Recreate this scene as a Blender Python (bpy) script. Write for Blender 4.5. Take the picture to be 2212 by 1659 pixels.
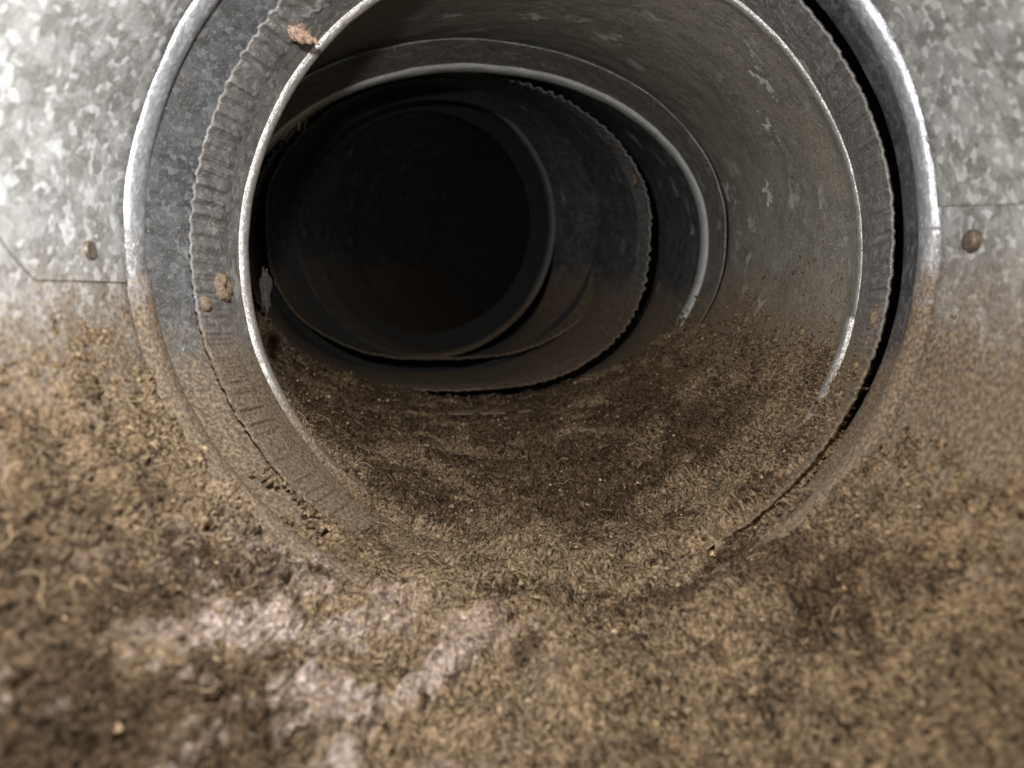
import bpy, math
import numpy as np
from mathutils import Matrix, Vector

# ------------------------------------------------------------------ camera, world, lamps, exposure
R = 0.15                       # duct radius in metres; shapes below are worked out in units of R
FPX = 1500.0                   # focal length in measuring pixels (picture 2212 x 1659 of them)
CX, CY = 1106.0, 829.5
PITCH = math.radians(13.28)    # the camera looks down into a level duct
MC = np.array(Matrix.Rotation(-PITCH, 3, 'X'))
HEIGHT = np.array([0.0, 0.0, 0.17])

scene = bpy.context.scene
for o in list(bpy.data.objects):
    bpy.data.objects.remove(o)

cam = bpy.data.cameras.new('camera')
cam.sensor_width = 36.0
cam.lens = FPX / 2212.0 * 36.0
cam.clip_start = 0.005
cam.clip_end = 50.0
cam.dof.use_dof = True
cam.dof.focus_distance = 2.4 * R
cam.dof.aperture_fstop = 8.0
cam_ob = bpy.data.objects.new('camera', cam)
scene.collection.objects.link(cam_ob)
cam_ob.location = HEIGHT
cam_ob.rotation_euler = (math.pi / 2 - PITCH, 0, 0)
scene.camera = cam_ob

world = bpy.data.worlds.new('World')
scene.world = world
world.use_nodes = True
world.node_tree.nodes['Background'].inputs[0].default_value = (0.9, 0.95, 1.0, 1)
world.node_tree.nodes['Background'].inputs[1].default_value = 0.02


def to_world(P):
    """camera-space points (x right, depth, up) in units of R -> world metres"""
    return (np.asarray(P, float) * R) @ MC.T + HEIGHT


def lamp(name, pos, target, size, power, color):
    l = bpy.data.lights.new(name, 'AREA')
    l.shape = 'DISK'
    l.size = size * R
    l.energy = power
    l.color = color
    o = bpy.data.objects.new(name, l)
    scene.collection.objects.link(o)
    p = Vector(to_world(pos)); t = Vector(to_world(target))
    o.location = p
    o.rotation_euler = (t - p).to_track_quat('-Z', 'Y').to_euler()
    return o


lamp('torch_light', (-0.26, 0.56, 0.56), (-0.30, 2.0, 0.15), 0.09, 1.12, (0.97, 0.98, 1.0))
lamp('warm_fill_light', (0.62, 0.62, 0.35), (0.40, 1.8, -0.2), 0.20, 0.085, (1.0, 0.78, 0.52))  # added warm fill for the right side, no such lamp exists there

scene.view_settings.view_transform = 'Standard'
scene.view_settings.look = 'None'
scene.view_settings.exposure = 0.0
scene.view_settings.gamma = 1.0

# ------------------------------------------------------------------ numpy noise
_rng = np.random.RandomState(7)
_perm = np.concatenate([_rng.permutation(256)] * 3)
_grad = _rng.normal(size=(256, 3)); _grad /= np.linalg.norm(_grad, axis=1)[:, None]


def perlin(P):
    P = np.asarray(P, float)
    i = np.floor(P).astype(int); f = P - i
    u = f * f * f * (f * (f * 6 - 15) + 10)
    i &= 255
    out = 0
    for dx in (0, 1):
        for dy in (0, 1):
            for dz in (0, 1):
                h = _perm[_perm[_perm[(i[:, 0] + dx) & 255] + ((i[:, 1] + dy) & 255)] + ((i[:, 2] + dz) & 255)]
                g = _grad[h]
                v = g[:, 0] * (f[:, 0] - dx) + g[:, 1] * (f[:, 1] - dy) + g[:, 2] * (f[:, 2] - dz)
                w = (u[:, 0] if dx else 1 - u[:, 0]) * (u[:, 1] if dy else 1 - u[:, 1]) * (u[:, 2] if dz else 1 - u[:, 2])
                out = out + v * w
    return out * 1.5


def smooth(a, b, x):
    t = np.clip((x - a) / (b - a), 0, 1)
    return t * t * (3 - 2 * t)


# ------------------------------------------------------------------ object helpers
def link(name, me, parent=None):
    o = bpy.data.objects.new(name, me)
    scene.collection.objects.link(o)
    if parent is not None:
        o.parent = parent
    return o


def thing(name, label, cat, base, group=None):
    """an Empty at the thing's base (base given in world metres)"""
    e = bpy.data.objects.new(name, None)
    e.empty_display_size = 0.02
    scene.collection.objects.link(e)
    e.location = base
    e['label'] = label; e['category'] = cat
    if group:
        e['group'] = group
    return e


def mesh_from(name, V, F, mat, parent=None, smooth_shade=True, uv=None, attrs=None):
    """V world points (N,3); F an (M,4) or (M,3) int array, or list"""
    off = np.zeros(3) if parent is None else np.array(root_loc(parent))
    me = bpy.data.meshes.new(name)
    F = np.asarray(F, dtype=np.int32)
    n, k = F.shape
    me.vertices.add(len(V))
    me.vertices.foreach_set('co', (np.asarray(V) - off).astype(np.float32).ravel())
    me.loops.add(n * k)
    me.loops.foreach_set('vertex_index', F.ravel())
    me.polygons.add(n)
    me.polygons.foreach_set('loop_start', np.arange(0, n * k, k, dtype=np.int32))
    me.polygons.foreach_set('loop_total', np.full(n, k, dtype=np.int32))
    me.polygons.foreach_set('use_smooth', np.full(n, smooth_shade))
    if uv is not None:
        a = me.attributes.new('wrap', 'FLOAT_VECTOR', 'POINT')
        a.data.foreach_set('vector', np.asarray(uv, dtype=np.float32).ravel())
    for key, val in (attrs or {}).items():
        a = me.attributes.new(key, 'FLOAT', 'POINT')
        a.data.foreach_set('value', np.asarray(val, dtype=np.float32).ravel())
    me.update(calc_edges=True)
    me.validate()
    me.materials.append(mat)
    return link(name, me, parent)


def root_loc(o):
    t = Vector((0, 0, 0))
    while o is not None:
        t += o.location
        o = o.parent
    return t


# ------------------------------------------------------------------ materials
def nodes_of(name):
    m = bpy.data.materials.new(name)
    m.use_nodes = True
    nt = m.node_tree
    return m, nt, nt.nodes['Principled BSDF']


class G:
    """tiny node-building shorthand"""
    def __init__(s, nt): s.nt = nt
    def n(s, kind, **kw):
        nd = s.nt.nodes.new(kind)
        for k, v in kw.items():
            setattr(nd, k, v)
        return nd
    def put(s, sock, v):
        if isinstance(v, bpy.types.NodeSocket):
            s.nt.links.new(v, sock)
        else:
            sock.default_value = v
    def math(s, op, a, b=0.0, c=None, clamp=False):
        nd = s.n('ShaderNodeMath', operation=op); nd.use_clamp = clamp
        s.put(nd.inputs[0], a); s.put(nd.inputs[1], b)
        if c is not None: s.put(nd.inputs[2], c)
        return nd.outputs[0]
    def step(s, x, lo, hi):
        nd = s.n('ShaderNodeMapRange', interpolation_type='SMOOTHSTEP')
        s.put(nd.inputs[0], x); nd.inputs[1].default_value = lo; nd.inputs[2].default_value = hi
        return nd.outputs[0]
    def mix(s, f, a, b):
        nd = s.n('ShaderNodeMix', data_type='RGBA')
        s.put(nd.inputs[0], f); s.put(nd.inputs[6], a); s.put(nd.inputs[7], b)
        return nd.outputs[2]
    def noise(s, vec, scale, detail=3.0, rough=0.55):
        nd = s.n('ShaderNodeTexNoise'); s.put(nd.inputs['Vector'], vec)
        nd.inputs['Scale'].default_value = scale; nd.inputs['Detail'].default_value = detail
        nd.inputs['Roughness'].default_value = rough
        return nd.outputs[0]
    def vor(s, vec, scale, feature='F1', out='Color', rnd=1.0):
        nd = s.n('ShaderNodeTexVoronoi', feature=feature); s.put(nd.inputs['Vector'], vec)
        nd.inputs['Scale'].default_value = scale; nd.inputs['Randomness'].default_value = rnd
        return nd.outputs[out]
    def attr(s, name, out):
        nd = s.n('ShaderNodeAttribute', attribute_name=name)
        return nd.outputs[out]
    def scale(s, vec, xyz):
        nd = s.n('ShaderNodeVectorMath', operation='MULTIPLY')
        s.put(nd.inputs[0], vec); nd.inputs[1].default_value = xyz
        return nd.outputs[0]
    def vadd(s, a, b):
        nd = s.n('ShaderNodeVectorMath', operation='ADD')
        s.put(nd.inputs[0], a); s.put(nd.inputs[1], b)
        return nd.outputs[0]
    def bump(s, h, strength, dist, normal=None):
        nd = s.n('ShaderNodeBump'); nd.inputs['Strength'].default_value = strength
        nd.inputs['Distance'].default_value = dist
        s.put(nd.inputs['Height'], h)
        if normal is not None: s.put(nd.inputs['Normal'], normal)
        return nd.outputs[0]


DUST = (0.31, 0.228, 0.145, 1)
DUST_DARK = (0.075, 0.053, 0.036, 1)


def zinc(name, dark, light, spangle_scale, flake=0.0, film=0.35, film_col=(0.20, 0.165, 0.125, 1),
         metal=0.75, rough=0.42, grit=0.5, low_hi=-0.15, low_lo=-0.42, glint=0.0):
    """galvanised sheet: spangle, bare flakes drawn out around the duct, dust film, settled dust low down"""
    m, nt, b = nodes_of(name)
    g = G(nt)
    uv = g.attr('wrap', 'Vector')            # (arc, length, seed) in units of R
    low = g.attr('low', 'Fac')               # -1 lowest point of the ring, 1 highest
    warp = g.scale(g.n('ShaderNodeTexNoise').outputs[1], (0, 0, 0))
    nz = g.n('ShaderNodeTexNoise'); g.put(nz.inputs['Vector'], uv); nz.inputs['Scale'].default_value = 22
    nz.inputs['Detail'].default_value = 3
    warp = g.scale(nz.outputs[1], (0.026, 0.026, 0))
    w = g.vadd(uv, warp)
    sp = g.n('ShaderNodeSeparateColor'); g.put(sp.inputs[0], g.vor(w, spangle_scale))
    sp2 = g.n('ShaderNodeSeparateColor'); g.put(sp2.inputs[0], g.vor(w, spangle_scale * 2.3))
    s = g.math('MULTIPLY_ADD', sp.outputs[0], 0.55, g.math('MULTIPLY', sp2.outputs[1], 0.45))
    s = g.math('MULTIPLY_ADD', g.noise(uv, 70, 4, 0.7), 0.7, g.math('SUBTRACT', g.math('MULTIPLY', s, 0.95), 0.42))
    s = g.math('MULTIPLY_ADD', g.math('SUBTRACT', g.noise(uv, 6, 3), 0.5), 0.5, s)
    s = g.math('MULTIPLY', g.step(s, 0.05, 0.75), 0.5)
    s = g.math('MULTIPLY_ADD', g.math('MULTIPLY', g.step(sp2.outputs[2], 0.78, 0.80), g.step(g.noise(uv, 30, 3), 0.34, 0.46)), 0.75, s, clamp=True)
    col = g.mix(s, dark, light)
    # thin grey-brown film, patchy
    f1 = g.noise(uv, 5.0, 4)
    f2 = g.noise(uv, 130.0, 2, 0.7)
    filmv = g.math('MULTIPLY_ADD', g.step(f1, 0.3, 0.7), 0.5, 0.5)
    filmv = g.math('MULTIPLY', filmv, film)
    filmv = g.math('MULTIPLY_ADD', g.math('SUBTRACT', f2, 0.5), grit, filmv, clamp=True)
    if flake > 0:                            # spots where the film has come away, stretched round the duct
        fw = g.vadd(g.scale(uv, (6.5, 15.0, 1)), g.scale(nz.outputs[1], (1.6, 3.2, 0)))
        v = g.n('ShaderNodeTexVoronoi', feature='F1'); g.put(v.inputs['Vector'], fw); v.inputs['Scale'].default_value = 1.0
        sc = g.n('ShaderNodeSeparateColor'); g.put(sc.inputs[0], v.outputs['Color'])
        keep = g.math('MULTIPLY', g.step(sc.outputs[0], 0.72, 0.75), g.math('MULTIPLY_ADD', sc.outputs[1], 0.8, 0.2))
        spot = g.step(v.outputs['Distance'], 0.46, 0.30)
        area = g.step(g.noise(uv, 2.6, 2), 0.36, 0.52)
        spot = g.math('MULTIPLY', g.math('MULTIPLY', g.math('MULTIPLY', spot, keep), area), flake)
        filmv = g.math('MULTIPLY', filmv, g.math('SUBTRACT', 1.0, g.math('MULTIPLY', spot, 0.9)), clamp=True)
        col = g.mix(spot, col, (0.80, 0.80, 0.74, 1))
        metal = g.math('MULTIPLY', metal, g.math('SUBTRACT', 1.0, g.math('MULTIPLY', spot, 0.8)))
    sparkle = g.math('MULTIPLY', g.step(g.noise(uv, 210.0, 2, 0.6), 0.63, 0.70), glint)  # glints put into the colour as fine pale specks
    # dust settled on the lower part of the ring
    n1 = g.noise(uv, 9.0, 5, 0.65)
    n2 = g.noise(uv, 90.0, 3, 0.7)
    h = g.math('MULTIPLY_ADD', g.math('SUBTRACT', n1, 0.5), 0.35, low)
    h = g.math('MULTIPLY_ADD', g.math('SUBTRACT', n2, 0.5), 0.45, h)
    settle = g.step(h, low_hi, low_lo)
    dcol = g.mix(g.step(g.noise(uv, 85.0, 4, 0.75), 0.38, 0.72), DUST_DARK, DUST)
    fcol = g.mix(g.step(f2, 0.42, 0.70), film_col, tuple(c * 2.1 for c in film_col[:3]) + (1,))
    col = g.mix(filmv, col, fcol)
    col = g.mix(sparkle, col, (0.62, 0.58, 0.53, 1))
    col = g.mix(settle, col, dcol)
    cover = g.math('MAXIMUM', settle, filmv)
    g.put(b.inputs['Base Color'], col)
    g.put(b.inputs['Metallic'], g.math('MULTIPLY', g.math('SUBTRACT', 1.0, g.math('MAXIMUM', settle, g.math('MULTIPLY', filmv, 0.75))), metal))
    g.put(b.inputs['Roughness'], g.math('MULTIPLY_ADD', settle, 0.45, g.math('MULTIPLY_ADD', filmv, 0.12, rough), clamp=True))
    hh = g.math('ADD', g.math('MULTIPLY', f2, 0.5), g.math('MULTIPLY', g.math('MULTIPLY', n2, settle), 2.0))
    nb = g.bump(g.noise(uv, 14, 2), 0.25, 0.004)
    nb = g.bump(hh, 0.5, 0.0009, nb)
    g.put(b.inputs['Normal'], nb)
    return m


M_NEAR = zinc('galvanised_bright', (0.20, 0.20, 0.196, 1), (0.66, 0.665, 0.66, 1), 20, film=0.26, rough=0.5, metal=0.35,
              film_col=(0.36, 0.325, 0.265, 1), grit=0.45, low_hi=0.05, low_lo=-0.30)
M_COLLAR = zinc('galvanised_collar', (0.085, 0.086, 0.087, 1), (0.27, 0.275, 0.28, 1), 24, flake=0.7, film=0.55, glint=0.5, rough=0.34,
                film_col=(0.085, 0.082, 0.078, 1), metal=0.6)
M_BAND = zinc('galvanised_band', (0.17, 0.16, 0.15, 1), (0.45, 0.44, 0.42, 1), 30, glint=0.8, metal=0.4, flake=0.5, film=0.72,
              film_col=(0.10, 0.088, 0.078, 1), grit=0.9, rough=0.5)
M_PIPE = zinc('galvanised_pipe', (0.18, 0.175, 0.16, 1), (0.42, 0.41, 0.37, 1), 22, glint=0.5, metal=0.35, flake=1.0, film=0.85,
              film_col=(0.235, 0.207, 0.163, 1), grit=0.9, rough=0.29, low_hi=-0.02, low_lo=-0.42)
M_BEAD = zinc('galvanised_bead', (0.36, 0.35, 0.34, 1), (0.62, 0.61, 0.58, 1), 40, film=0.55,
              film_col=(0.13, 0.105, 0.085, 1), grit=2.8, rough=0.38, metal=0.6, low_hi=-0.30, low_lo=-0.66)
M_BEADFAR = zinc('galvanised_bead_highlit', (0.8, 0.8, 0.77, 1), (0.95, 0.95, 0.92, 1), 40, film=0.08,
                 film_col=(0.2, 0.18, 0.15, 1), grit=1.0, rough=0.3, metal=0.45, low_hi=-0.30, low_lo=-0.66)  # paler than the near bead: its highlight is put into the colour
M_RIM = zinc('galvanised_rim', (0.34, 0.35, 0.37, 1), (0.62, 0.63, 0.65, 1), 40, film=0.35,
             film_col=(0.17, 0.155, 0.14, 1), grit=1.2, rough=0.34, metal=0.5, low_hi=0.02, low_lo=-0.22)
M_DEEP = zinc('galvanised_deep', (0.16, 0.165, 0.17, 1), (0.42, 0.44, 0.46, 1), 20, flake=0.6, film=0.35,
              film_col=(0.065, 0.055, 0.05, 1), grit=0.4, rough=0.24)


def plain(name, col, rough=0.9, metal=0.0, var=0.4, scale=300.0):
    m, nt, b = nodes_of(name)
    g = G(nt)
    tc = g.n('ShaderNodeTexCoord').outputs['Object']
    n = g.noise(tc, scale, 4, 0.65)
    c0 = tuple(c * (1 - var) for c in col) + (1,); c1 = tuple(min(1, c * (1 + var)) for c in col) + (1,)
    g.put(b.inputs['Base Color'], g.mix(g.step(n, 0.3, 0.7), c0, c1))
    b.inputs['Roughness'].default_value = rough
    b.inputs['Metallic'].default_value = metal
    g.put(b.inputs['Normal'], g.bump(n, 0.5, 0.0006))
    return m


M_DARK = plain('shade_black', (0.02, 0.019, 0.018), 0.9)  # near-black stands in for shade in the gaps and bore end
M_RUST = plain('rusted_steel', (0.34, 0.235, 0.165), 0.7, 0.2, 0.6, 900)
M_RIVET = plain('tarnished_rivet', (0.16, 0.13, 0.10), 0.5, 0.5, 0.4, 600)
M_SEAL = plain('dusty_sealant', (0.17, 0.125, 0.08), 0.95, 0.0, 0.45, 700)
M_LINTDK = plain('grey_lint', (0.20, 0.16, 0.13), 1.0, 0.0, 0.5, 900)
M_SOOT = plain('sooty_lint', (0.035, 0.027, 0.021), 1.0, 0.0, 0.6, 900)
M_TAB = plain('bare_steel', (0.42, 0.40, 0.38), 0.5, 0.6, 0.3, 500)


def dust_material():
    m, nt, b = nodes_of('lint_dust')
    g = G(nt)
    uv = g.scale(g.attr('wrap', 'Vector'), (0.85, 1.5, 1))
    pale = g.attr('pale', 'Fac')
    dirt_shade = g.attr('dirt_shade', 'Fac')
    a = g.noise(uv, 75.0, 5, 0.75)
    c = g.noise(uv, 7.0, 3, 0.6)
    v = g.math('MULTIPLY_ADD', g.math('SUBTRACT', a, 0.5), 3.0, 0.34)
    v = g.math('MULTIPLY_ADD', g.math('SUBTRACT', g.noise(uv, 165.0, 3, 0.75), 0.5), 2.8, v)
    v = g.math('MULTIPLY_ADD', g.math('SUBTRACT', c, 0.5), 0.9, v, clamp=True)
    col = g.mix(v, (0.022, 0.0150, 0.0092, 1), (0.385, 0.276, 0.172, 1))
    col = g.mix(dirt_shade, col, g.mix(v, (0.013, 0.0085, 0.005, 1), (0.135, 0.088, 0.052, 1)))
    col = g.mix(pale, col, g.mix(v, (0.11, 0.080, 0.065, 1), (0.64, 0.525, 0.455, 1)))
    g.put(b.inputs['Base Color'], col)
    b.inputs['Roughness'].default_value = 1.0
    b.inputs['Specular IOR Level'].default_value = 0.1
    g.put(b.inputs['Normal'], g.bump(g.noise(uv, 220, 4, 0.7), 0.6, 0.0010))
    return m


M_DUST = dust_material()


def fibre_material():
    m, nt, b = nodes_of('lint_fibre')
    g = G(nt)
    t = g.attr('tone', 'Fac')
    g.put(b.inputs['Base Color'], g.mix(t, (0.034, 0.022, 0.0135, 1), (0.47, 0.34, 0.212, 1)))
    b.inputs['Roughness'].default_value = 0.9
    b.inputs['Specular IOR Level'].default_value = 0.15
    return m


M_FIBRE = fibre_material()

# ------------------------------------------------------------------ duct shells
def S(d, cx, cy, a, b=None):
    """a ring measured on the picture at depth d -> (depth, centre x, centre up, half width, half height) in R"""
    b = a if b is None else b
    k = d / FPX
    return np.array([d, (cx - CX) * k, (CY - cy) * k, a * k, b * k])


def mixS(s, t, f):
    return s * (1 - f) + t * f


def axis(d):
    return np.array([d, 0.028 * d, -0.016 + 0.236 * d, 1.0, 1.0])


def shell(name, rows, mat, parent, n=720, crimp=None, wobble=0.004, t0=0.0, t1=2 * math.pi, seed=0.0,
          joint=None, bound=None, ragged=1.0, flat=2.0):
    """rows: list of (ring, inward offset, crimp weight); swept round from t0 to t1 (0 right, pi/2 top)"""
    closed = abs((t1 - t0) - 2 * math.pi) < 1e-6
    th = np.linspace(t0, t1, n + 1)[:-1] if closed else np.linspace(t0, t1, n)
    V = []; UV = []; LOW = []
    arc = 0.0; prev = None
    for i, (s, dr, cw) in enumerate(rows):
        if prev is not None:
            arc += abs(s[0] - prev[0]) + abs(dr - prevdr)
        prev, prevdr = s, dr
        tt = th if bound is None else bound(s[0], th)
        inw = np.full_like(tt, dr)
        if crimp and cw:
            ncr, amp, ph = crimp
            fillw = 0.15 + 0.85 * smooth(-0.80, -0.30, np.sin(tt))
            q = np.sin(tt * ncr + ph + 1.2 * np.sin(tt * 5 + seed) + 0.7 * np.sin(tt * 13 + ph))
            fillw = fillw * (1 - 0.45 * smooth(-0.2, 0.5, np.cos(tt)))
            am = fillw * 0.55 + fillw * 0.45 * np.sin(tt * 7 + seed * 3) * np.sin(tt * 3 + 1)
            inw = inw + cw * amp * am * (0.5 + 0.5 * np.sign(q) * np.abs(q) ** 0.5)
            inw = inw + cw * 0.009 * ragged * (perlin(np.stack([tt * 45, np.full_like(tt, 3.1 + seed), tt * 0], 1)) + 0.6 * perlin(np.stack([tt * 120, np.full_like(tt, 8.1 + seed), tt * 0], 1)))
        pts = np.stack([np.cos(tt) * 2.3, np.sin(tt) * 2.3, np.full_like(tt, s[0] * 2.0 + seed)], 1)
        inw = inw + wobble * perlin(pts) + wobble * 0.35 * perlin(pts * 4.1)
        if joint is not None:
            at, jump = joint
            u_ = np.mod(tt - at, 2 * math.pi); inw = inw + jump * np.clip(1 - u_ / 1.6, 0, 1)
        cc, ss = np.cos(tt), np.sin(tt)
        if flat != 2.0:                      # squarer lower half: the sheet has sagged flat along the bottom
            e = np.where(ss < 0, 2.0 / flat, 1.0)
            cc = np.sign(cc) * np.abs(cc) ** e; ss = np.sign(ss) * np.abs(ss) ** e
        x = s[1] + (s[3] - inw) * cc
        z = s[2] + (s[4] - inw) * ss
        V.append(np.stack([x, np.full_like(x, s[0]), z], 1))
        UV.append(np.stack([tt + 10, np.full_like(tt, arc), np.full_like(tt, seed * 3.7)], 1))
        LOW.append(np.sin(tt))
    m = len(th)
    V = to_world(np.concatenate(V)); UV = np.concatenate(UV); LOW = np.concatenate(LOW)
    k = m if closed else m - 1
    j = np.arange(k); j2 = (j + 1) % m
    F = np.concatenate([np.stack([i * m + j, (i + 1) * m + j, (i + 1) * m + j2, i * m + j2], 1) for i in range(len(rows) - 1)])
    return mesh_from(name, V, F, mat, parent, uv=UV, attrs={'low': LOW})


def lerp_rows(s, t, k, dr0=0.0, dr1=0.0, c0=0.0, c1=0.0):
    return [(mixS(s, t, f), dr0 + (dr1 - dr0) * f, c0 + (c1 - c0) * f) for f in np.linspace(0, 1, k)]


def bead_rows(s, t, height, k=12, base0=0.0, base1=0.0):
    """a rounded ridge pressed inward between rings s and t"""
    out = []
    for f in np.linspace(0, 1, k):
        out.append((mixS(s, t, f), base0 + (base1 - base0) * f + height * math.sqrt(max(0.0, 1 - (2 * f - 1) ** 2)), 0))
    return out


def base_of(s):
    return to_world(np.array([s[1], s[0], s[2] - s[4]]))


# rings read from the photograph
A0 = axis(0.02); A1 = S(1.70, 1148, 490, 882)
K0 = S(1.72, 1148, 490, 880); K1 = S(1.84, 1150, 492, 842); K2 = S(1.98, 1190, 507, 763)
B0 = S(1.93, 1170, 515, 757); B1 = S(2.19, 1190, 538, 674); B2 = S(2.25, 1191, 540, 664); B3 = S(3.58, 1000, 492, 566, 404)
C0 = S(3.45, 1004, 490, 562, 403); C1 = S(3.75, 1012, 505, 517, 367); C2 = S(3.90, 1010, 507, 508, 357); C3 = S(4.62, 978, 508, 447, 352)
D0 = S(4.25, 970, 497, 437, 343); D1 = S(5.15, 925, 484, 366, 318)
E0 = S(4.98, 952, 472, 377, 301); E1 = S(5.65, 914, 482, 286, 294); E2 = S(5.83, 914, 480, 276, 288); E3 = S(7.5, 1000, 498, 225, 228)
F0 = S(7.45, 1000, 498, 240, 240); F1 = S(10.0, 1130, 515, 185, 183)

# --- nearest duct: two sheets lapped along a seam on each side, one rivet beside each seam
duct = thing('galvanized_duct', 'wide galvanised duct nearest the camera, bright spangled sides and lint covered floor',
             'duct', base_of(mixS(A0, A1, 0.5)))


def seam_left(d):
    return math.pi + math.radians(float(np.interp(d, [0, 1.0, 1.25, 1.307, 1.385, 1.70, 1.8], [-40, -22, -4, 1.3, 5.9, 7.8, 7.9])))


def seam_right(d):
    return math.radians(2.9)


def bound_up(d, th):
    f = th
    return seam_right(d) + (seam_left(d) - seam_right(d)) * f


def bound_lo(d, th):
    a, b = seam_left(d) - 0.03, 2 * math.pi + seam_right(d) + 0.03
    return a + (b - a) * th


rows = lerp_rows(A0, A1, 60)
lip = [(A1 + np.array([0.004, 0, 0, 0, 0]), -0.002, 0), (A1 + np.array([0.006, 0, 0, 0, 0]), -0.012, 0), (A1 + np.array([0.004, 0, 0, 0, 0]), -0.022, 0)]
shell('upper_sheet', rows + lip, M_NEAR, duct, n=420, t0=0, t1=1, bound=bound_up, seed=1.3, wobble=0.010)
shell('lower_sheet', [(s, dr - 0.005, c) for s, dr, c in rows + lip], M_NEAR, duct, n=420, t0=0, t1=1, bound=bound_lo, seed=1.3, wobble=0.010)


def place(px, py, s0, s1, inset=0.0):
    """camera-space point where the ray through a picture point meets the shell between rings s0 and s1, and its inward normal"""
    best = None
    for f in np.linspace(-0.2, 1.2, 1401):
        s = mixS(s0, s1, f)
        x = (px - CX) / FPX * s[0] - s[1]; z = (CY - py) / FPX * s[0] - s[2]
        e = abs(math.hypot(x / (s[3] - inset), z / (s[4] - inset)) - 1)
        if best is None or e < best[0]:
            best = (e, s, x, z)
    _, s, x, z = best
    n = -np.array([x / s[3], 0, z / s[4]]); n /= np.linalg.norm(n)
    return np.array([s[1] + x, s[0], s[2] + z]), n


def frame_of(n, along=None):
    n = Vector(n).normalized()
    a = Vector((0, 1, 0)) if along is None else Vector(along)
    t = (a - n * a.dot(n)).normalized()
    return np.array([t, n.cross(t), n])       # rows: tangent, side, normal


def revolve(name, prof, p, n, mat, parent, seg=28, lump=0.0, seed=0, squash=1.0, along=None):
    """turned shape on a wall: prof = [(radius, height)], p point, n inward normal, all in R"""
    Fm = frame_of(n, along)
    rs = np.random.RandomState(seed)
    V = []
    for r, h in prof:
        for k in range(seg):
            a = 2 * math.pi * k / seg
            V.append((r * math.cos(a), r * math.sin(a) * squash, h))
    V = np.array(V)
    if lump:
        sc = 3.0 / max(r for r, _ in prof)
        nrm = np.stack([perlin(V * sc + rs.rand(3) * 50 + k * 17) for k in range(3)], 1)
        nr2 = np.stack([perlin(V * sc * 2.7 + rs.rand(3) * 50 + k * 11) for k in range(3)], 1)
        V = V + lump * nrm + 0.5 * lump * nr2
    W = to_world(p + V @ Fm)
    m = len(prof)
    F = [(i * seg + k, i * seg + (k + 1) % seg, (i + 1) * seg + (k + 1) % seg, (i + 1) * seg + k) for i in range(m - 1) for k in range(seg)]
    return mesh_from(name, W, F, mat, parent)


for px, py, r, lab in ((188, 541, 0.018, 'tarnished rivet ringed with brown dust'), (2101, 520, 0.020, 'round brown rivet under the seam')):
    p, n = place(px, py, A0, A1, 0.0)
    p = p + n * 0.007
    o = revolve('rivet', [(r * 1.25, -0.012), (r * 1.22, 0.002), (r * 1.10, 0.005), (r * 0.85, 0.0065), (r * 0.55, 0.002 if px < 1000 else 0.0075), (0.0005, 0.000 if px < 1000 else 0.008)],
                p, n, M_RIVET, duct, lump=0.0012, seed=int(px))
    o['label'] = lab

# --- collar with a rolled bead
collar = thing('duct_collar', 'smooth grey collar with a bright rolled bead, between the wide duct and the crimped pipe', 'duct collar', base_of(K1))
Km = mixS(K0, K1, 0.86)
shell('rolled_bead', [(K0 + np.array([-0.012, 0, 0, 0, 0]), -0.055, 0)] + bead_rows(mixS(K0, K1, 0.02), Km, 0.034, 16, -0.012, -0.004), M_RIM, collar, n=900, seed=2.2,
      wobble=0.004, joint=(math.pi + math.radians(7.5), 0.007))
shell('collar_wall', lerp_rows(Km, K1, 4, -0.005, -0.004) + lerp_rows(K1, K2, 14, -0.004, 0.0)[1:] +
      [(K2 + np.array([0.003, 0, 0, 0, 0]), -0.004, 0), (K2, -0.010, 0)], M_COLLAR, collar, n=720, seed=2.2, wobble=0.004)
# added dark shell that keeps light out of the gap behind the collar
shell('gap_blackout', lerp_rows(mixS(A1, K0, 0.5), S(1.74, 1150, 492, 950), 3, -0.02, 0) + [(S(2.15, 1180, 530, 800), 0, 0), (S(2.17, 1188, 537, 690), 0, 0)],
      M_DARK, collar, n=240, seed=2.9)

# --- crimped pipe
pipe = thing('crimped_pipe', 'largest crimped pipe end, with a bead, a screw tip and a wide dusty right wall', 'duct pipe', base_of(mixS(B2, B3, 0.3)), 'crimped pipe ends nested in one another')
Bm = mixS(B0, B1, 0.5)
shell('crimped_end', [(B0 + np.array([0.02, 0, 0, 0, 0]), -0.012, .5), (B0 + np.array([0.001, 0, 0, 0, 0]), -0.009, .5), (B0, -0.002, .5), (B0 + np.array([0.004, 0, 0, 0, 0]), 0.0, .5)] +
      lerp_rows(mixS(B0, B1, 0.03), mixS(B0, B1, 0.12), 5, 0, 0, .55, 1) + lerp_rows(mixS(B0, B1, 0.14), Bm, 16, 0, 0.004, 1, 0.75) + lerp_rows(Bm, mixS(B0, B1, 0.62), 5, 0.004, 0.004, 0.75, 0.0)[1:] + lerp_rows(mixS(B0, B1, 0.62), B1, 8, 0.004, 0, 0, 0)[1:],
      M_BAND, pipe, n=2240, crimp=(140, 0.015, 0.3), seed=3.1, wobble=0.006)
shell('bead', bead_rows(B1, B2, 0.022, 14), M_BEAD, pipe, n=900, seed=3.1, wobble=0.006, joint=(math.radians(-12.5), -0.014))
shell('pipe_wall', lerp_rows(B2, mixS(B2, B3, 0.05), 4, 0, -0.012) + lerp_rows(mixS(B2, B3, 0.05), B3, 50, -0.012, -0.012)[1:], M_PIPE, pipe, n=900, seed=3.1, wobble=0.010)


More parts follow.
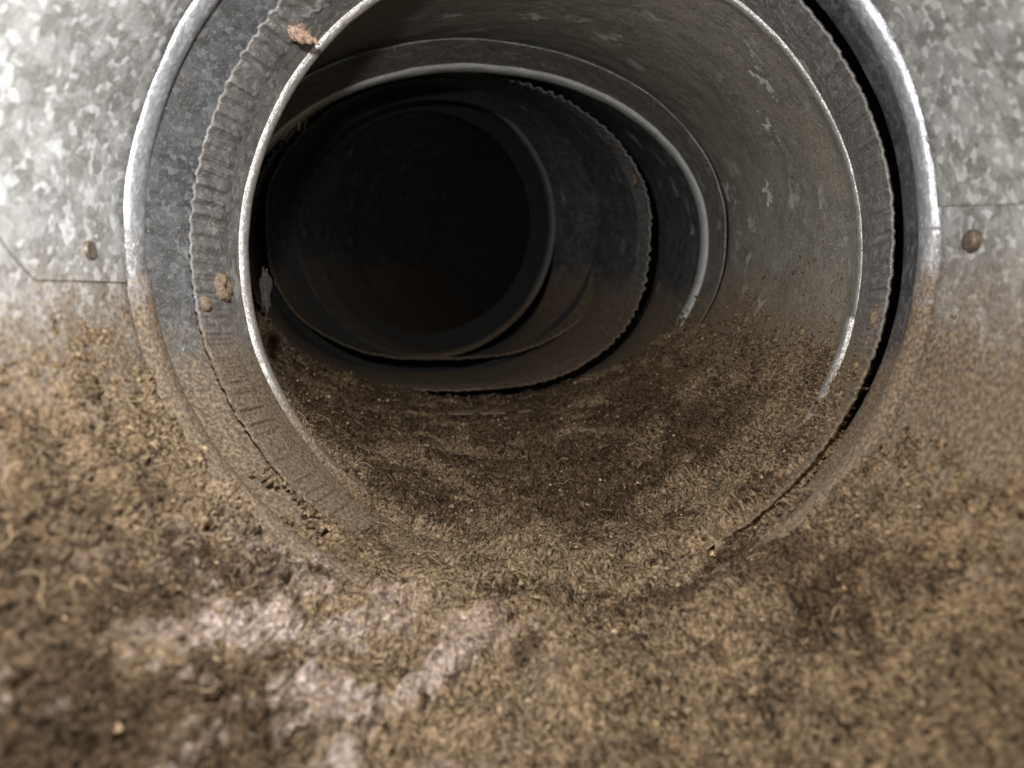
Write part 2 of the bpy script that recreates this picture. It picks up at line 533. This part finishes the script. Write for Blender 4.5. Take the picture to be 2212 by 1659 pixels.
def tube(name, pts, rad, mat, parent, seg=8):
    pts = np.asarray(pts, float)
    rad = np.full(len(pts), rad) if np.isscalar(rad) else np.asarray(rad)
    V = []
    t = np.gradient(pts, axis=0)
    ref = np.array([0.3, 0.9, 0.2])
    for p, d, r in zip(pts, t, rad):
        d = d / (np.linalg.norm(d) + 1e-9)
        u = np.cross(d, ref); u /= np.linalg.norm(u); v = np.cross(d, u)
        for k in range(seg):
            a = 2 * math.pi * k / seg
            V.append(p + r * (math.cos(a) * u + math.sin(a) * v))
    F = [(i * seg + k, i * seg + (k + 1) % seg, (i + 1) * seg + (k + 1) % seg, (i + 1) * seg + k) for i in range(len(pts) - 1) for k in range(seg)]
    return mesh_from(name, to_world(np.array(V)), F, mat, parent)


# rusty screw tip poking through the crimped band, upper left
p, n = place(632, 62, B0, B1)
seg, turns = 20, 4.5
n_s = np.array([0.60, -0.25, -0.42]); n_s /= np.linalg.norm(n_s)
Fm = frame_of(n_s)
V = []; L = 0.115
nst = 70
for i in range(nst):
    f = i / (nst - 1)
    r0 = 0.0245 * (1 - max(0, f - 0.45) / 0.55 * 0.86)
    for k in range(seg):
        a = 2 * math.pi * k / seg
        ph = (f * turns - a / (2 * math.pi)) % 1.0
        r = r0 * (0.62 + 0.62 * max(0, 1 - abs(ph - 0.5) * 3.6))
        V.append((r * math.cos(a), r * math.sin(a), -0.02 + f * (L + 0.02)))
V = np.array(V); V += 0.0012 * np.stack([perlin(V * 160 + 9 * k) for k in range(3)], 1)
F = [(i * seg + k, i * seg + (k + 1) % seg, (i + 1) * seg + (k + 1) % seg, (i + 1) * seg + k) for i in range(nst - 1) for k in range(seg)]
o = mesh_from('screw_tip', to_world(p + V @ Fm), F, M_RUST, pipe)
o['label'] = 'rusty threaded screw tip poking through the band'

# sealant-caked fastener on the left of the band
p, n = place(478, 620, B0, B1)
o = revolve('sealant_blob', [(0.040, -0.01), (0.038, 0.008), (0.030, 0.018), (0.02, 0.022), (0.010, 0.013), (0.0005, 0.009)], p, n, M_SEAL, pipe, lump=0.010, seed=4, squash=1.2)
p, n = place(443, 655, B0, B1)
revolve('sealant_blob', [(0.024, -0.01), (0.023, 0.006), (0.017, 0.012), (0.008, 0.015), (0.0005, 0.015)], p, n, M_SEAL, pipe, lump=0.004, seed=5)

# --- oval reducer nested in the pipe
red = thing('oval_reducer', 'oval reducer sleeve with a thin bright edge and a bead, beyond the largest crimped pipe', 'duct reducer', base_of(C1))
Ce = C0 + np.array([0.003, 0, 0, 0, 0])
shell('sleeve', [(C0 + np.array([0.05, 0, 0, 0, 0]), -0.008, 0), (Ce, -0.008, 0), (C0, -0.004, 0), (Ce, 0.0, 0)] + lerp_rows(mixS(C0, C1, 0.03), C1, 14, 0.0, 0), M_BAND, red, n=720, seed=4.4, wobble=0.008, flat=2.35)
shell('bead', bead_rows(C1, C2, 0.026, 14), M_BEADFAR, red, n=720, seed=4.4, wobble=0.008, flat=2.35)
shell('reducer_wall', lerp_rows(C2, C3, 24, 0, 0), M_COLLAR, red, n=720, seed=4.4, wobble=0.008, flat=2.35)
shell('gap_blackout', [(mixS(C2, C3, 0.9), -0.01, 0), (C3, -0.08, 0), (S(5.55, 940, 495, 400, 330), 0, 0), (S(5.55, 940, 495, 300, 280), 0, 0)], M_DARK, red, n=200, seed=4.5)  # added shell, unlit backing for the gap around the middle pipe

# --- middle crimped pipe
mid = thing('crimped_pipe', 'middle crimped pipe end with ragged scalloped edge and dark gap along its right', 'duct pipe', base_of(D0), 'crimped pipe ends nested in one another')
Dm = mixS(D0, D1, 0.22)
shell('crimped_end', [(D0 + np.array([0.03, 0, 0, 0, 0]), -0.012, 1), (D0 + np.array([0.002, 0, 0, 0, 0]), -0.010, 1), (D0, -0.002, 1), (D0 + np.array([0.006, 0, 0, 0, 0]), 0.0, 1)] +
      lerp_rows(mixS(D0, D1, 0.02), Dm, 14, 0, 0, 1, 0), M_BAND, mid, n=1800, crimp=(112, 0.034, 1.0), seed=5.2, wobble=0.014, flat=2.5)
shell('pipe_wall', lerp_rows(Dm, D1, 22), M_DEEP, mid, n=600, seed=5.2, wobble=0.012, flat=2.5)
shell('gap_blackout', [(D1, 0, 0), (D1 + np.array([0.02, 0, 0, 0, 0]), -0.09, 0), (S(6.3, 915, 480, 310, 300), 0, 0), (S(6.3, 915, 480, 230, 240), 0, 0)], M_DARK, mid, n=200, seed=5.3)  # added shell that blacks out the gap around the innermost pipe

# --- innermost crimped pipe
inn = thing('crimped_pipe', 'innermost crimped pipe end with soft bead, leading into the black round bore', 'duct pipe', base_of(E0), 'crimped pipe ends nested in one another')
Em = mixS(E0, E1, 0.25)
shell('crimped_end', [(E0 + np.array([0.03, 0, 0, 0, 0]), -0.012, 1), (E0 + np.array([0.002, 0, 0, 0, 0]), -0.010, 1), (E0, -0.002, 1), (E0 + np.array([0.006, 0, 0, 0, 0]), 0.0, 1)] +
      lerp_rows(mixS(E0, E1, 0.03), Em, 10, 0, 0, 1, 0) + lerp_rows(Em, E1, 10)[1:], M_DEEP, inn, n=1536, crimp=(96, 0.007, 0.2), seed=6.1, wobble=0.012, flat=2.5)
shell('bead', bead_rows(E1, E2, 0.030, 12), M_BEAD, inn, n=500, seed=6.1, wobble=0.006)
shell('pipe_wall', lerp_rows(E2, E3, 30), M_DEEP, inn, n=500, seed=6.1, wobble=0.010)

far = thing('far_duct', 'dark far duct bending away at the back of the bore', 'duct', base_of(F0))
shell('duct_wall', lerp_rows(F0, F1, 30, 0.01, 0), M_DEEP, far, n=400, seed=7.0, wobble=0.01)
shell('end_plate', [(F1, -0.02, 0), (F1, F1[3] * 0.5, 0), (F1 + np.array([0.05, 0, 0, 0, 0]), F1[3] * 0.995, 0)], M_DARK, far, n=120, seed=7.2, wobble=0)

# hooked sheet-metal tab on the upper left of the reducer bead
tab = thing('metal_tab', 'bent steel tab hanging off the bead at the upper left', 'metal tab', to_world(np.array([(640 - CX) / FPX * 3.84, 3.84, (CY - 300) / FPX * 3.85])))
def pp(px, py, d): return np.array([(px - CX) / FPX * d, d, (CY - py) / FPX * d])
tube('hook', [pp(645, 282, 3.84), pp(646, 262, 3.82), pp(641, 254, 3.81), pp(650, 247, 3.81), pp(660, 254, 3.84), pp(659, 268, 3.91), pp(657, 285, 3.98)], 0.0075, M_TAB, tab)
q = [pp(606, 300, 3.80), pp(640, 262, 3.80), pp(648, 268, 3.96), pp(616, 304, 3.96)]
thick = np.array([0.006, 0, -0.006])
V = np.array(q + [x + thick for x in q])
F = np.array([(0, 1, 2, 3), (7, 6, 5, 4), (0, 4, 5, 1), (1, 5, 6, 2), (2, 6, 7, 3), (3, 7, 4, 0)])
mesh_from('flange', to_world(V), F, M_TAB, tab, smooth_shade=False)

# ------------------------------------------------------------------ settled lint
ST = [axis(0.35) + np.array([0, 0, 0, .005, .005]), axis(1.0) + np.array([0, 0, 0, .005, .005]), A1 + np.array([-0.02, 0, 0, .005, .005]), A1 + np.array([0.06, 0, 0, .02, .02]), K2 + np.array([-0.09, 0, 0, 0, 0]), B0 + np.array([0.06, 0, 0, 0, 0]), B1, B2, mixS(B2, B3, 0.5), mixS(B2, B3, 0.95), C1, C2, mixS(C2, C3, 0.45)]
ST = np.array(ST)


def floor_at(d):
    return [np.interp(d, ST[:, 0], ST[:, k]) for k in range(1, 5)]


nt_, nd_ = 820, 680
phi = np.linspace(-1.62, 1.62, nt_)                       # angle from straight down, + to the right
dd = 0.75 * (4.20 / 0.75) ** np.linspace(0, 1, nd_)       # denser close by
D, PH = np.meshgrid(dd, phi, indexing='ij')
D = D.ravel(); PH = PH.ravel()
fx, fz, fa, fb = floor_at(D)
wrap = np.stack([PH * 1.0 + 20, D, np.zeros_like(D)], 1)
big = perlin(wrap * [3.1, 2.6, 1] + [0, 0, 3.3])
medn = perlin(wrap * [8.5, 7.5, 1] + [0, 0, 7.7])
ed = perlin(wrap * [14, 12, 1] + [5, 0, 2.2])
rag = perlin(wrap * [40, 34, 1] + [1, 4, 9.2])
wn = np.stack([perlin(wrap * [11, 10, 1] + [0, 0, 11.1]), perlin(wrap * [11, 10, 1] + [0, 0, 13.1])], 1) * 0.03
wv = wrap.copy(); wv[:, :2] += wn
r1 = 1 - np.abs(perlin(wv * [22, 34, 1] + [0, 0, 4.4])) * 2.2
r2 = 1 - np.abs(perlin(wv * [46, 80, 1] + [0, 0, 6.4])) * 2.2
r3 = perlin(wv * [120, 100, 1] + [0, 0, 8.4])
# how far up each side the lint climbs (radians from straight down), by depth
left_edge = np.interp(D, [0.7, 1.70, 1.72, 2.15, 2.35, 4.2], [1.46, 1.46, 0.72, 0.80, 1.25, 1.2])
right_edge = np.interp(D, [0.7, 1.7, 1.72, 1.95, 1.98, 2.2, 3.0, 4.2], [1.20, 1.20, 0.95, 0.95, 1.30, 1.30, 1.22, 0.9])
edge = np.where(PH < 0, left_edge, right_edge)
fall = 1 - np.abs(PH) / edge                                # 1 at the bottom, 0 at the frontier
body = smooth(-0.02, 0.85, fall)
depth_t = np.interp(D, [0.7, 1.5, 1.70, 1.76, 1.9, 2.05, 2.4, 3.2, 3.8, 4.2], [0.10, 0.085, 0.075, 0.072, 0.058, 0.060, 0.070, 0.050, 0.030, 0.0])
side_l = smooth(-0.15, -0.45, PH) * smooth(1.69, 1.715, D) * smooth(2.22, 2.10, D)   # collar stands clear of the lint on the left
pits = np.clip(-perlin(wv * [26, 38, 1] + [3, 1, 14.4]) - 0.10, 0, 1) + 0.8 * np.clip(-perlin(wv * [58, 84, 1] + [3, 1, 16.4]) - 0.02, 0, 1)
hair = np.clip(r1, -0.6, 1) ** 3 * 0.6 + np.clip(r2, -0.6, 1) ** 3 * 0.4
amp = smooth(-0.05, 0.5, fall) * (0.65 + 0.35 * smooth(1.0, 2.0, D)) * (1 - 0.97 * side_l)
t = depth_t * body * (1 + 0.55 * big + 0.60 * medn + 0.25 * ed) * (1 - 0.8 * side_l) + 0.004 * smooth(-0.03, 0.1, fall)
rel = hair
t += (0.010 * hair + 0.006 * r3 + 0.010 * ed - 0.060 * pits) * amp
t -= 0.022 * smooth(0.30, -0.14, fall + 0.25 * ed + 0.34 * rag + 0.22 * r3)
# crack along the crimped joint, lower right
crack = np.exp(-((D - 1.918 + 0.010 * ed) / 0.017) ** 2) * smooth(0.02, 0.20, PH) * (0.45 + 0.9 * smooth(-0.1, 0.2, medn + 0.4 * ed))
crackl = np.exp(-((D - 1.918) / 0.010) ** 2) * smooth(-0.55, -0.75, PH) * 0.8
t -= 0.13 * crack 
t -= 0.05 * smooth(3.78, 3.95, D)
t = np.maximum(t, -0.02)
ax_ = np.sin(PH); az_ = -np.cos(PH)
shag = 0.008 * perlin(wrap * [60, 75, 1] + [9, 2, 1.4])
X = fx + (fa - t) * ax_ + shag * np.cos(PH)
Z = fz + (fb - t) * az_
Y = D + 0.009 * perlin(wrap * [62, 66, 1] + [4, 8, 5.4])
pu = (PH - 20) * 0.75 + D * 0.66; pv = -(PH - 20) * 0.66 + D * 0.75
pale_n = perlin(np.stack([pu * 2.6, pv * 9.0, PH * 0 + 21.0], 1)) + 0.5 * medn + 0.45 * rag + 0.3 * ed
pale = smooth(-0.05, 0.55, pale_n) * smooth(0.15, -0.35, PH) * smooth(-1.0, -0.6, PH) * smooth(1.80, 1.60, D)  # bright light on the near left lint, painted in as pale streaks
pale = np.maximum(pale, 0.75 * np.exp(-((PH + 0.50) / 0.22) ** 2 - ((D - 1.60) / 0.10) ** 2) * smooth(-0.5, 0.3, medn + rag * 0.5))
dirt_shade_n = perlin(wrap * [2.4, 3.2, 1] + [7, 3, 31.0]) + 0.55 * perlin(wrap * [6.5, 8.5, 1] + [7, 3, 37.0]) + 0.35 * ed + 0.2 * rag
dirt_shade = smooth(0.05, 0.60, dirt_shade_n + 0.55 * smooth(1.95, 2.6, D)) * 0.85  # browner lint inside the pipe, light falloff with depth painted in too
dirt_shade = np.maximum(dirt_shade, 0.85 * smooth(-0.25, 0.35, dirt_shade_n + 0.55 * smooth(1.34, 1.20, D) * smooth(-0.35, -0.55, PH)) * smooth(1.40, 1.25, D) * smooth(-0.30, -0.50, PH))
dirt_shade = dirt_shade * smooth(0.0, 0.45, fall) * (1 - 0.9 * np.clip(pale * 1.4, 0, 1))
V = to_world(np.stack([X, Y, Z], 1))
ii, jj = np.meshgrid(np.arange(nd_ - 1), np.arange(nt_ - 1), indexing='ij')
a = (ii * nt_ + jj).ravel()
F = np.stack([a, a + 1, a + nt_ + 1, a + nt_], 1)
keep = (t[F] > -0.008).any(axis=1)
F = F[keep]
used = np.unique(F); remap = -np.ones(len(V), int); remap[used] = np.arange(len(used))
lint = thing('lint_layer', 'thick brown lint and dust lying along the floor of the ducts', 'lint', base_of(mixS(A0, A1, 0.7)))
lint['kind'] = 'stuff'
o = mesh_from('dust_mat', V[used], remap[F], M_DUST, lint, uv=wrap[used] - [20, 0, 0], attrs={'pale': pale[used], 'dirt_shade': dirt_shade[used]})
o['kind'] = 'stuff'

# loose fibres standing out of the mat
rs = np.random.RandomState(11)
P3 = np.stack([X, Y, Z], 1)
wgt = np.clip(fall + 0.05, 0, 1) ** 0.5 * (t > 0.0) * D ** 1.2 * np.clip(0.4 + rel * 0.9, 0.1, 2)
tuft = smooth(-0.35, 0.45, medn * 0.6 + ed * 0.8 + 0.5 * rag)
wgt = wgt * (D > 0.95) * (0.12 + tuft) * np.clip(1 - 4 * pits, 0.03, 1)
cdf = np.cumsum(wgt); cdf /= cdf[-1]
NF = 120000
idx = np.searchsorted(cdf, rs.rand(NF))
P0 = P3[idx]; ph = PH[idx]
nrm = np.stack([-np.sin(ph), np.zeros(NF), np.cos(ph)], 1)
tx = np.stack([np.cos(ph), np.zeros(NF), np.sin(ph)], 1); ty = np.tile([0, 1.0, 0], (NF, 1))
an = rs.rand(NF) * 2 * math.pi
dirv = np.cos(an)[:, None] * tx + np.sin(an)[:, None] * ty + (0.15 + 0.6 * rs.rand(NF))[:, None] * nrm
dirv /= np.linalg.norm(dirv, axis=1)[:, None]
Lf = (0.008 + 0.020 * rs.rand(NF) ** 3) * np.where(rs.rand(NF) < 0.004, 2.2, 1.0)
side = np.cross(dirv, nrm); side /= np.linalg.norm(side, axis=1)[:, None]
K = 6
mixn = rs.normal(0, 0.6, NF)
bend = side + nrm * mixn[:, None]; bend /= np.linalg.norm(bend, axis=1)[:, None]
sweep = rs.normal(0, 3.0, NF); wig = rs.normal(0, 0.9, NF)
C = [P0 - nrm * 0.002]
for k in range(1, K):
    f = (k - 0.5) / (K - 1)
    an_ = sweep * f + wig * math.sin(f * 7.0)
    C.append(C[-1] + (dirv * np.cos(an_)[:, None] + bend * np.sin(an_)[:, None]) * (Lf / (K - 1))[:, None])
rad = (0.0006 + 0.0005 * rs.rand(NF))
VV = []
up2 = np.cross(side, dirv)
roll = rs.rand(NF) * math.pi
flat = side * np.cos(roll)[:, None] + up2 * np.sin(roll)[:, None]
for k in range(K):
    w = rad * (1.0 - 0.5 * k / (K - 1))
    VV += [C[k] + flat * w[:, None], C[k] - flat * w[:, None]]
VV = np.stack(VV, 1).reshape(-1, 3)
loc = [(k * 2, k * 2 + 1, k * 2 + 3, k * 2 + 2) for k in range(K - 1)]
F = (np.arange(NF)[:, None, None] * (K * 2) + np.array(loc)[None]).reshape(-1, 4)
tone = np.repeat(np.clip(rs.normal(0.30, 0.20, NF) - 0.55 * dirt_shade[idx] + 0.35 * big[idx] + 0.3 * medn[idx] + 0.6 * pale[idx], 0, 1), K * 2)  # tone follows mat height, so relief shading is painted into the fibres
o = mesh_from('fibres', to_world(VV), F, M_FIBRE, lint, attrs={'tone': tone})
o['kind'] = 'stuff'


# longer curly hairs lying across the mat and over the joints
NH, KH = 420, 14
wl = wgt * (1 + 4 * np.exp(-((D - 2.0) / 0.12) ** 2))
cl = np.cumsum(wl); cl /= cl[-1]
ih = np.searchsorted(cl, rs.rand(NH))
VV = []; FF = []; tone = []
for q in range(NH):
    p0 = P3[ih[q]]; ph0 = PH[ih[q]]
    nv = np.array([-math.sin(ph0), 0, math.cos(ph0)]); t1 = np.array([math.cos(ph0), 0, math.sin(ph0)]); t2 = np.array([0, 1.0, 0])
    a0 = rs.rand() * 6.28; L = 0.03 + 0.07 * rs.rand() ** 2; bendr = rs.normal(0, 2.5); ph1 = rs.rand() * 6.28
    c = p0 + nv * 0.003; b0 = len(VV)
    for k in range(KH):
        f = k / (KH - 1)
        an_ = a0 + bendr * f + 0.9 * math.sin(f * 6 + ph1)
        dv = math.cos(an_) * t1 + math.sin(an_) * t2
        sv = -math.sin(an_) * t1 + math.cos(an_) * t2
        hgt = nv * (0.010 * math.sin(math.pi * f) * (0.4 + L * 8))
        for m in range(3):
            VV.append(c + hgt + 0.0011 * (math.cos(2.094 * m) * sv + math.sin(2.094 * m) * nv))
        c = c + dv * L / (KH - 1)
    for k in range(KH - 1):
        for m in range(3):
            FF.append((b0 + k * 3 + m, b0 + k * 3 + (m + 1) % 3, b0 + (k + 1) * 3 + (m + 1) % 3, b0 + (k + 1) * 3 + m))
    tone += [0.45 + 0.5 * rs.rand()] * (KH * 3)
o = mesh_from('hairs', to_world(np.array(VV)), FF, M_FIBRE, lint, attrs={'tone': tone})
o['kind'] = 'stuff'

# crumbs of dirt and a few coloured pale to act as glints
NC = 2600
ic = np.searchsorted(cdf, rs.rand(NC))
oct_v = np.array([(1, 0, 0), (-1, 0, 0), (0, 1, 0), (0, -1, 0), (0, 0, 1), (0, 0, -1)], float)
oct_f = np.array([(0, 2, 4), (2, 1, 4), (1, 3, 4), (3, 0, 4), (2, 0, 5), (1, 2, 5), (3, 1, 5), (0, 3, 5)])
sz = 0.0022 + 0.0065 * rs.rand(NC) ** 4
off = oct_v[None] * (0.55 + 0.75 * rs.rand(NC, 6, 1)) + rs.normal(0, 0.18, (NC, 6, 3))
VV = P3[ic][:, None, :] + off * sz[:, None, None] + np.stack([-np.sin(PH[ic]), 0 * ic, np.cos(PH[ic])], 1)[:, None, :] * (sz * 0.5)[:, None, None]
FF = (np.arange(NC)[:, None, None] * 6 + oct_f[None]).reshape(-1, 3)
tn = np.where(rs.rand(NC) < 0.10, 1.6, np.clip(rs.normal(0.3, 0.3, NC), 0, 1))
o = mesh_from('crumbs', to_world(VV.reshape(-1, 3)), FF, M_FIBRE, lint, smooth_shade=False, attrs={'tone': np.repeat(tn, 6)})
o['kind'] = 'stuff'


# ------------------------------------------------------------------ lint clumps caught on edges
def clump(pos, size, label, seed, stretch=(1, 1, 1), nf=60, mat=None):
    rs = np.random.RandomState(seed)
    e = thing('lint_clump', label, 'lint clump', to_world(pos - np.array([0, 0, size * 0.6])), 'lint clumps caught on the joints')
    nu, nv = 26, 18
    V = []
    for i in range(nv + 1):
        for k in range(nu):
            th_ = math.pi * i / nv; a_ = 2 * math.pi * k / nu
            V.append((math.sin(th_) * math.cos(a_), math.sin(th_) * math.sin(a_), math.cos(th_)))
    V = np.array(V)
    V = V * (0.7 + 0.45 * perlin(V * 1.7 + seed * 3.1) + 0.22 * perlin(V * 3.9 + seed))[:, None]
    V = V * size * np.array(stretch)
    F = [(i * nu + k, i * nu + (k + 1) % nu, (i + 1) * nu + (k + 1) % nu, (i + 1) * nu + k) for i in range(nv) for k in range(nu)]
    mesh_from('wad', to_world(pos + V), F, mat or M_LINTDK, e)
    VV = []; FF = []; tn = []
    for q in range(nf):
        v0 = V[rs.randint(len(V))]
        dv = v0 / (np.linalg.norm(v0) + 1e-6) + rs.normal(0, 0.6, 3); dv /= np.linalg.norm(dv)
        cv = rs.normal(0, 1.3, 3)
        l = min(size, 0.03) * (0.2 + rs.rand() * 0.45)
        u = np.cross(dv, [0.2, 0.3, 0.9]); u /= np.linalg.norm(u); w = np.cross(dv, u)
        b0 = len(VV)
        for k in range(5):
            f = k / 4
            c = pos + v0 * 0.9 + dv * l * f + cv * l * f * f * 0.6
            for m in range(3):
                VV.append(c + 0.0009 * (1 - 0.5 * f) * (math.cos(2.094 * m) * u + math.sin(2.094 * m) * w))
        for k in range(4):
            for m in range(3):
                FF.append((b0 + k * 3 + m, b0 + k * 3 + (m + 1) % 3, b0 + (k + 1) * 3 + (m + 1) % 3, b0 + (k + 1) * 3 + m))
        tn += [rs.rand()] * 15
    o = mesh_from('loose_fibres', to_world(np.array(VV)), FF, M_FIBRE, e, attrs={'tone': tn})
    o['kind'] = 'stuff'
    return e


clump(pp(574, 625, 2.46), 0.058, 'dark lint wad hanging behind the left bead of the largest crimped pipe', 3, (0.42, 0.6, 1.7), 10, M_SOOT)
clump(pp(775, 118, 3.46), 0.022, 'small lint tuft at the upper left edge of the oval reducer', 8, (1.5, 0.8, 0.6), 30)
clump(pp(852, 104, 3.46), 0.015, 'tiny lint strand dangling near the top of the oval reducer', 12, (0.5, 0.5, 1.4), 14)
clump(pp(905, 154, 3.86), 0.022, 'pinkish lint smear on the top bead of the oval reducer', 15, (2.0, 0.8, 0.5), 30)
clump(pp(1372, 392, 4.25), 0.024, 'rust brown lint wad on the right scalloped edge of the middle crimped pipe', 19, (0.7, 0.8, 1.1), 40, M_SEAL)
clump(pp(1893, 690, 1.97), 0.024, 'brown lint wad on the right edge of the largest crimped pipe', 23, (0.8, 0.7, 1.2), 60, M_SEAL)
